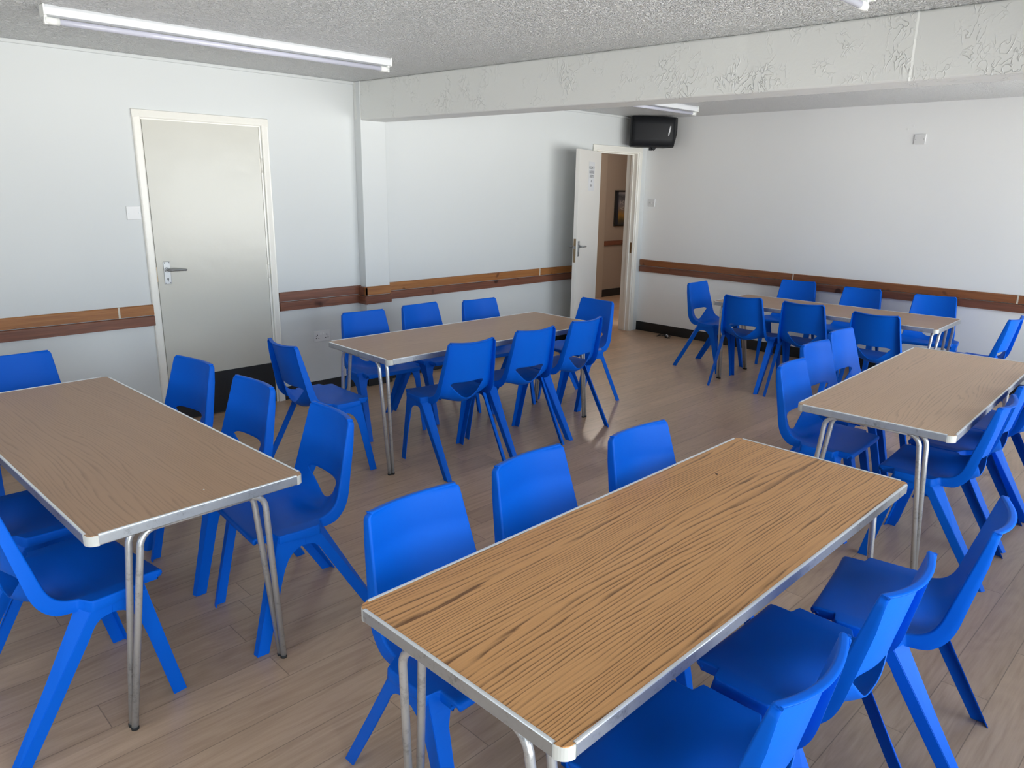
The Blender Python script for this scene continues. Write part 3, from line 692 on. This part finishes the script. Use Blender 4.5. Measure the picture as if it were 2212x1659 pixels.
def w_out(s):
    base = w_core(s) + .002
    up = smooth((s - sN1) / (sN0 - sN1)) * (1 - smooth((s - sW0) / (sW1 - sW0)))
    return base + (.236 - base) * up
def rim_t(s): return lerp(s, [(0, .012), (.03, .024), (sN1, .022), (sW1, .03), (s_at_z(.47), .040), (sC, .036), (ST - .08, .026), (ST, .016)])
def sagm(s): return lerp(s, [(0, .0), (.03, .004), (sN0, .010), (s_at_y(0), .015), (sW1, .027), (s_at_z(.47), .044), (sC, .042), (ST, .030)])
def pos(s, x, lower, ext=0.0):
    y, z = at(s); t = tang(s); N = (-t[1], t[0]); u = min(abs(x) / w_core(s), 1)
    d = sagm(s) * (1 - u * u)
    if lower:
        k = max(0, 1 - (x / HX) ** 2) ** 2
        d += .034 * k * smooth((s - s_at_y(-.02)) / (sC - s_at_y(-.02)))
    return Vector((x, y + N[0] * d, z + N[1] * d)), Vector((0, N[0], N[1])), Vector((0, t[0], t[1]))
def build_shell():
    NH, NS = 9, 5
    xs_h = [HX * math.sin(PI / 2 * k / NH) for k in range(-NH, NH + 1)]
    RA = [(.0, .0)] + [(.006 * math.sin(PI / 2 * k / 3), .006 * (1 - math.cos(PI / 2 * k / 3))) for k in (1, 2, 3)]
    cols = []     # (kind, value)
    right = [('f', k / NS) for k in range(1, NS + 1)] + [('o', 0)] + [('r', k) for k in (1, 2, 3)] + [('t', .5), ('t', 1.0)]
    cols = [('-' + k, v) for k, v in right[::-1]] + [('h', x) for x in xs_h] + [('+' + k, v) for k, v in right]
    fixed = [0, .006, .012, .018, .024, .032, .045, .058] + [sN1 - .006, sN1 - .001, sN1 + (sN0 - sN1) * .33, sN1 + (sN0 - sN1) * .66, sN0 + .001, sN0 + .008]
    k0 = sN0 + .008
    fixed += [k0 + (sA - k0) * k / 7 for k in range(1, 8)]
    NLo, NUp = 18, 20
    topr = [('r', k) for k in (1, 2, 3)] + [('t', .5), ('t', 1.0)]
    verts = []; 
    def addv(p): verts.append(p); return len(verts) - 1
    def vpos(col, s, lower, tx=0.0, tn=0.0):
        kind, v = col; sg = -1 if kind[0] == '-' else 1; kk = kind[-1]
        wc, wo = w_core(s), w_out(s); ex = 0; en = 0
        if kk == 'h': x = v
        elif kk == 'f': x = sg * (HX + (wc - HX) * v)
        else:
            x = sg * wo
            if kk == 'r': ex, en = RA[v]
            if kk == 't': ex, en = .006, .006 + v * rim_t(s)
        p, N, T = pos(s, x, lower)
        return p + Vector((sg * ex, 0, 0)) + T * tx + N * max(en, tn)
    def holeb(col, which):
        if col[0] != 'h': return sC
        q = min(abs(col[1]) / HX, 1)
        if which == 0: return sB + (sC - sB) * q ** 2.0
        return sC + (sV - sC) * (1 - q ** 8)
    grid_lo = []; 
    for s in fixed: grid_lo.append([addv(vpos(c_, s, True)) for c_ in cols])
    for k in range(1, NLo + 1):
        grid_lo.append([addv(vpos(c_, sA + (holeb(c_, 0) - sA) * k / NLo, True)) for c_ in cols])
    grid_up = []; first = []
    for j, c_ in enumerate(cols):
        first.append(grid_lo[-1][j] if (c_[0] != 'h' or abs(abs(c_[1]) - HX) < 1e-6) else addv(vpos(c_, holeb(c_, 1), False)))
    grid_up.append(first)
    for k in range(1, NUp + 1):
        grid_up.append([addv(vpos(c_, holeb(c_, 1) + (ST - .020 - holeb(c_, 1)) * k / NUp, False)) for c_ in cols])
    for k in range(1, 8):
        sk = ST - .016 + .016 * math.sin(PI / 2 * k / 7) if k > 0 else ST - .018
        grid_up.append([addv(vpos(c_, sk, False)) for c_ in cols])
    for kk, v in topr:
        tx, tn = RA[v] if kk == 'r' else (.006, .006 + v * .014)
        grid_up.append([addv(vpos(c_, ST, False, tx, tn)) for c_ in cols])
    def faces(g): return [(g[i][j], g[i][j + 1], g[i + 1][j + 1], g[i + 1][j]) for i in range(len(g) - 1) for j in range(len(cols) - 1)]
    FL, FU = faces(grid_lo), faces(grid_up)
    # thickness towards the back
    nrm = [Vector((0, 0, 0)) for _ in verts]
    def fn(f, V): return (V[f[2]] - V[f[0]]).cross(V[f[3]] - V[f[1]])
    for f in FL + FU:
        n = fn(f, verts)
        for i in set(f): nrm[i] += n
    # orient: the seat normal must point up
    mid = grid_lo[12][len(cols) // 2]; flip = 1 if nrm[mid].z > 0 else -1
    th = .0042; nv = len(verts)
    back = [v - (n.normalized() * flip * th if n.length > 0 else Vector()) for v, n in zip(verts, nrm)]
    V = verts + back
    def close(F):
        cnt = {}
        for f in F:
            for a_, b_ in zip(f, f[1:] + f[:1]): cnt.setdefault((min(a_, b_), max(a_, b_)), []).append((a_, b_))
        return [v[0] for v in cnt.values() if len(v) == 1]
    bl, bu = close(FL), close(FU)
    sl = {(min(e_), max(e_)) for e_ in bl} & {(min(e_), max(e_)) for e_ in bu}
    out = {}
    for key, F, B in (('seat', FL, bl), ('backrest', FU, bu)):
        G = [f if flip > 0 else f[::-1] for f in F] + [tuple(i + nv for i in (f[::-1] if flip > 0 else f)) for f in F]
        for a_, b_ in B:
            if (min(a_, b_), max(a_, b_)) in sl: continue
            q = (b_, a_, a_ + nv, b_ + nv); G.append(q if flip > 0 else q[::-1])
        out[key] = G
    N2 = [Vector((0, 0, 0)) for _ in V]
    for G in out.values():
        for f in G:
            n = fn(f, V)
            for i in set(f): N2[i] += n
    N2 = [n.normalized() if n.length > 0 else Vector((0, 0, 1)) for n in N2]
    meshes = {}
    for key, G in out.items():
        used = sorted({i for f in G for i in f}); mp = {v: i for i, v in enumerate(used)}
        me = bpy.data.meshes.new(key); me.from_pydata([tuple(V[i]) for i in used], [], [[mp[i] for i in f] for f in G])
        for p in me.polygons: p.use_smooth = True
        me.materials.append(M['blue']); me.normals_split_custom_set_from_vertices([tuple(N2[i]) for i in used]); meshes[key] = me
    return meshes
SHELL = build_shell()
def leg_mesh(side, rear):
    """half of a side panel with its leg: outer plate plus the inward facet along the outer edge"""
    b = MB(); th = .005
    X = lambda z: side * (.224 + (.2365 - .224) * max(z, 0) / .455)
    if rear:
        plate_ = [(.012, .450), (.012, .391), (-.006, .390), (-.022, .385), (-.036, .374), (-.048, .357), (-.060, .333), (-.158, .166), (-.258, 0), (-.300, 0), (-.165, .225), (-.058, .404), (-.030, .450)]
        edge_ = [((-.300, 0), .026, -.010), ((-.165, .225), .034, -.020), ((-.058, .404), .042, -.032), ((-.030, .450), .046, -.036)]
    else:
        plate_ = [(.113, .450), (.119, .425), (.135, .352), (.172, .190), (.216, 0), (.172, 0), (.142, .125), (.108, .265), (.094, .315), (.080, .347), (.065, .368), (.046, .383), (.028, .390), (.012, .391), (.012, .450)]
        edge_ = [((.216, 0), .028, .004), ((.172, .190), .036, .004), ((.135, .352), .046, .004), ((.124, .400), .060, .008), ((.117, .430), .100, .016), ((.113, .447), .165, .026)]
    a = [b.bm.verts.new((X(z), y, z)) for y, z in plate_]; c = [b.bm.verts.new((X(z) - side * th, y, z)) for y, z in plate_]; n = len(a)
    b.bm.faces.new(a); b.bm.faces.new(c[::-1])
    for i in range(n): b.bm.faces.new((a[i], a[(i + 1) % n], c[(i + 1) % n], c[i]))
    # facet strip
    rows = []
    for (y, z), wd, dy in edge_:
        x0 = X(z); x1 = x0 - side * wd
        dirn = -1 if not rear else 1
        rows.append([b.bm.verts.new(p) for p in ((x0 - side * .0004, y, z), (x1, y + dy, z), (x1, y + dy + dirn * th, z), (x0 - side * .0004, y + dirn * th, z))])
    for A, B in zip(rows, rows[1:]):
        for k in range(4): b.bm.faces.new((A[k], A[(k + 1) % 4], B[(k + 1) % 4], B[k]))
    b.bm.faces.new(rows[0]); b.bm.faces.new(rows[-1][::-1])
    bmesh.ops.recalc_face_normals(b.bm, faces=b.bm.faces)
    bmesh.ops.bevel(b.bm, geom=[e_ for e_ in b.bm.edges if e_.is_manifold and e_.calc_face_angle(0) > .6], offset=.0014, segments=2, affect='EDGES')
    me = bpy.data.meshes.new('leg'); b.bm.to_mesh(me); b.bm.free(); me.materials.append(M['blue']); return me
LEGS = [leg_mesh(s, r) for s in (-1, 1) for r in (False, True)]
def make_chair():
    r = empty('plastic_chair')
    for k in ('seat', 'backrest'):
        o = bpy.data.objects.new(k, SHELL[k]); C.objects.link(o); o.parent = r
    for me in LEGS:
        o = bpy.data.objects.new('leg', me); C.objects.link(o); o.parent = r
    return r
T1, T2, T3, T4, T5 = 'the foreground teak-grain table', 'the left-hand table', 'the table by the left wall', 'the farthest table', 'the right-hand table'
CHAIRS = [
    ('A1', 1.092, 2.867, -5.5, 'blue chair against the left wall, nearest the double power socket'),
    ('A2', 1.077, 3.405, 1.2, 'blue chair against the left wall, middle of the three tucked under the table there'),
    ('A3', 1.178, 3.897, -3.6, 'blue chair against the left wall, nearest the open door of its row'),
    ('D1', 1.892, 2.815, 174.5, 'blue chair with its back to us at the left-wall table, left one of three'),
    ('D2', 1.873, 3.363, 175.6, 'blue chair with its back to us at the left-wall table, middle of three'),
    ('D3', 1.859, 3.858, 181.8, 'blue chair with its back to us at the left-wall table, right one of three'),
    ('CR', 1.546, 4.408, -91.7, 'blue chair at the right end of the left-wall table, in front of the open door'),
    ('CL', 1.485, 2.175, 88.9, 'blue chair at the left end of the left-wall table, beside the closed door frame'),
    ('TE', 1.664, 6.314, -0.2, 'blue chair at the left end of the farthest table, seen side-on'),
    ('E1', 2.198, 5.981, 95.6, 'blue chair with its back to us at the farthest table, left one of three'),
    ('E2', 2.700, 6.021, 96.1, 'blue chair with its back to us at the farthest table, middle of three'),
    ('E3', 3.296, 5.936, 94.1, 'blue chair with its back to us at the farthest table, right one of three'),
    ('F1', 2.059, 7.017, -79.5, 'blue chair between the farthest table and the back wall, left one of three'),
    ('F2', 2.687, 6.940, -84.8, 'blue chair between the farthest table and the back wall, middle of three'),
    ('F3', 3.327, 6.945, -79.3, 'blue chair between the farthest table and the back wall, right one of three'),
    ('G', 3.832, 6.351, 177.3, 'blue chair at the right end of the farthest table, behind the pale oak table'),
    ('H1', 3.846, 3.701, 2.9, 'blue chair on the left side of the pale oak table, nearest to us'),
    ('H2', 3.704, 4.289, -2.8, 'blue chair on the left side of the pale oak table, middle of three'),
    ('H3', 3.64, 4.82, -2.0, 'blue chair on the left side of the pale oak table, farthest of three'),
    ('I1', 4.355, 3.679, 183.1, 'blue chair on the right side of the pale oak table, nearest to us'),
    ('I2', 4.33, 4.17, 182.0, 'blue chair on the right side of the pale oak table, second from us'),
    ('I3', 4.35, 4.66, 180.0, 'blue chair on the right of the pale oak table, farthest, almost out of frame'),
    ('J1', 3.897, 1.194, 0.8, 'blue chair facing us across the foreground table, left one, largest lit backrest'),
    ('J2', 3.881, 1.688, 1.2, 'blue chair facing us across the foreground table, middle of three'),
    ('J3', 3.959, 2.182, -2.2, 'blue chair facing us across the foreground table, right one of three'),
    ('K1', 4.642, 2.286, 189.0, 'blue chair at the near side of the foreground table, farthest right of three'),
    ('K2', 4.577, 1.778, 179.0, 'blue chair at the near side of the foreground table, middle of three'),
    ('K3', 4.574, 1.256, 180.8, 'blue chair at the near side of the foreground table, nearest at the bottom photo edge'),
    ('L1', 1.612, 1.186, -81.4, 'blue chair right of the left-hand table, in front of the black kick plate'),
    ('L2', 2.173, 1.215, -86.9, 'blue chair right of the left-hand table, middle of three'),
    ('L3', 2.759, 1.236, -94.4, 'blue chair right of the left-hand table, at its near corner'),
    ('M1', 2.759, 0.514, 96.9, 'blue chair at the bottom left photo edge, tucked under the left-hand table'),
    ('M2', 2.17, 0.50, 91.0, 'blue chair at the left photo edge, mostly hidden under the left-hand table'),
    ('N', 1.115, 0.785, 0.0, 'blue chair at the wall end of the left-hand table, under the dado rail')]
proto = make_chair(); first = True
parts = [x for x in bpy.data.objects if x.parent == proto]
for n_, x, y, a, lab in CHAIRS:
    if first: o = proto; first = False
    else:
        o = proto.copy(); C.objects.link(o)
        for p in parts:
            q = p.copy(); C.objects.link(q); q.parent = o
    o.location = (x, y, 0); o.rotation_euler = (0, 0, math.radians(a) - PI / 2)
    tag(o, lab, 'chair', 'blue plastic chairs around the tables')

# two specks left on the table tops
M['speck_dark'] = mat('dark_speck', (0.06, 0.03, 0.02), 0.6); M['speck_pale'] = mat('pale_crumb', (0.7, 0.66, 0.58), 0.6)
def speck(name, loc, r, m, label):
    b = MB(); bmesh.ops.create_icosphere(b.bm, subdivisions=2, radius=r)
    for v in b.bm.verts: v.co = Vector((v.co.x * 1.6, v.co.y * (1 + .3 * math.sin(v.co.x * 900)), v.co.z * .45 + r * .40))
    o = b.build(name, m, smooth=True); o.location = loc; tag(o, label, 'crumb')
speck('crumb', (4.040, 2.232, .698), .0035, M['speck_dark'], 'tiny dark speck lying on the far end of the foreground teak-grain table')
speck('crumb', (3.008, .855, .712), .0022, M['speck_pale'], 'tiny pale crumb lying near the end of the left-hand brown table')
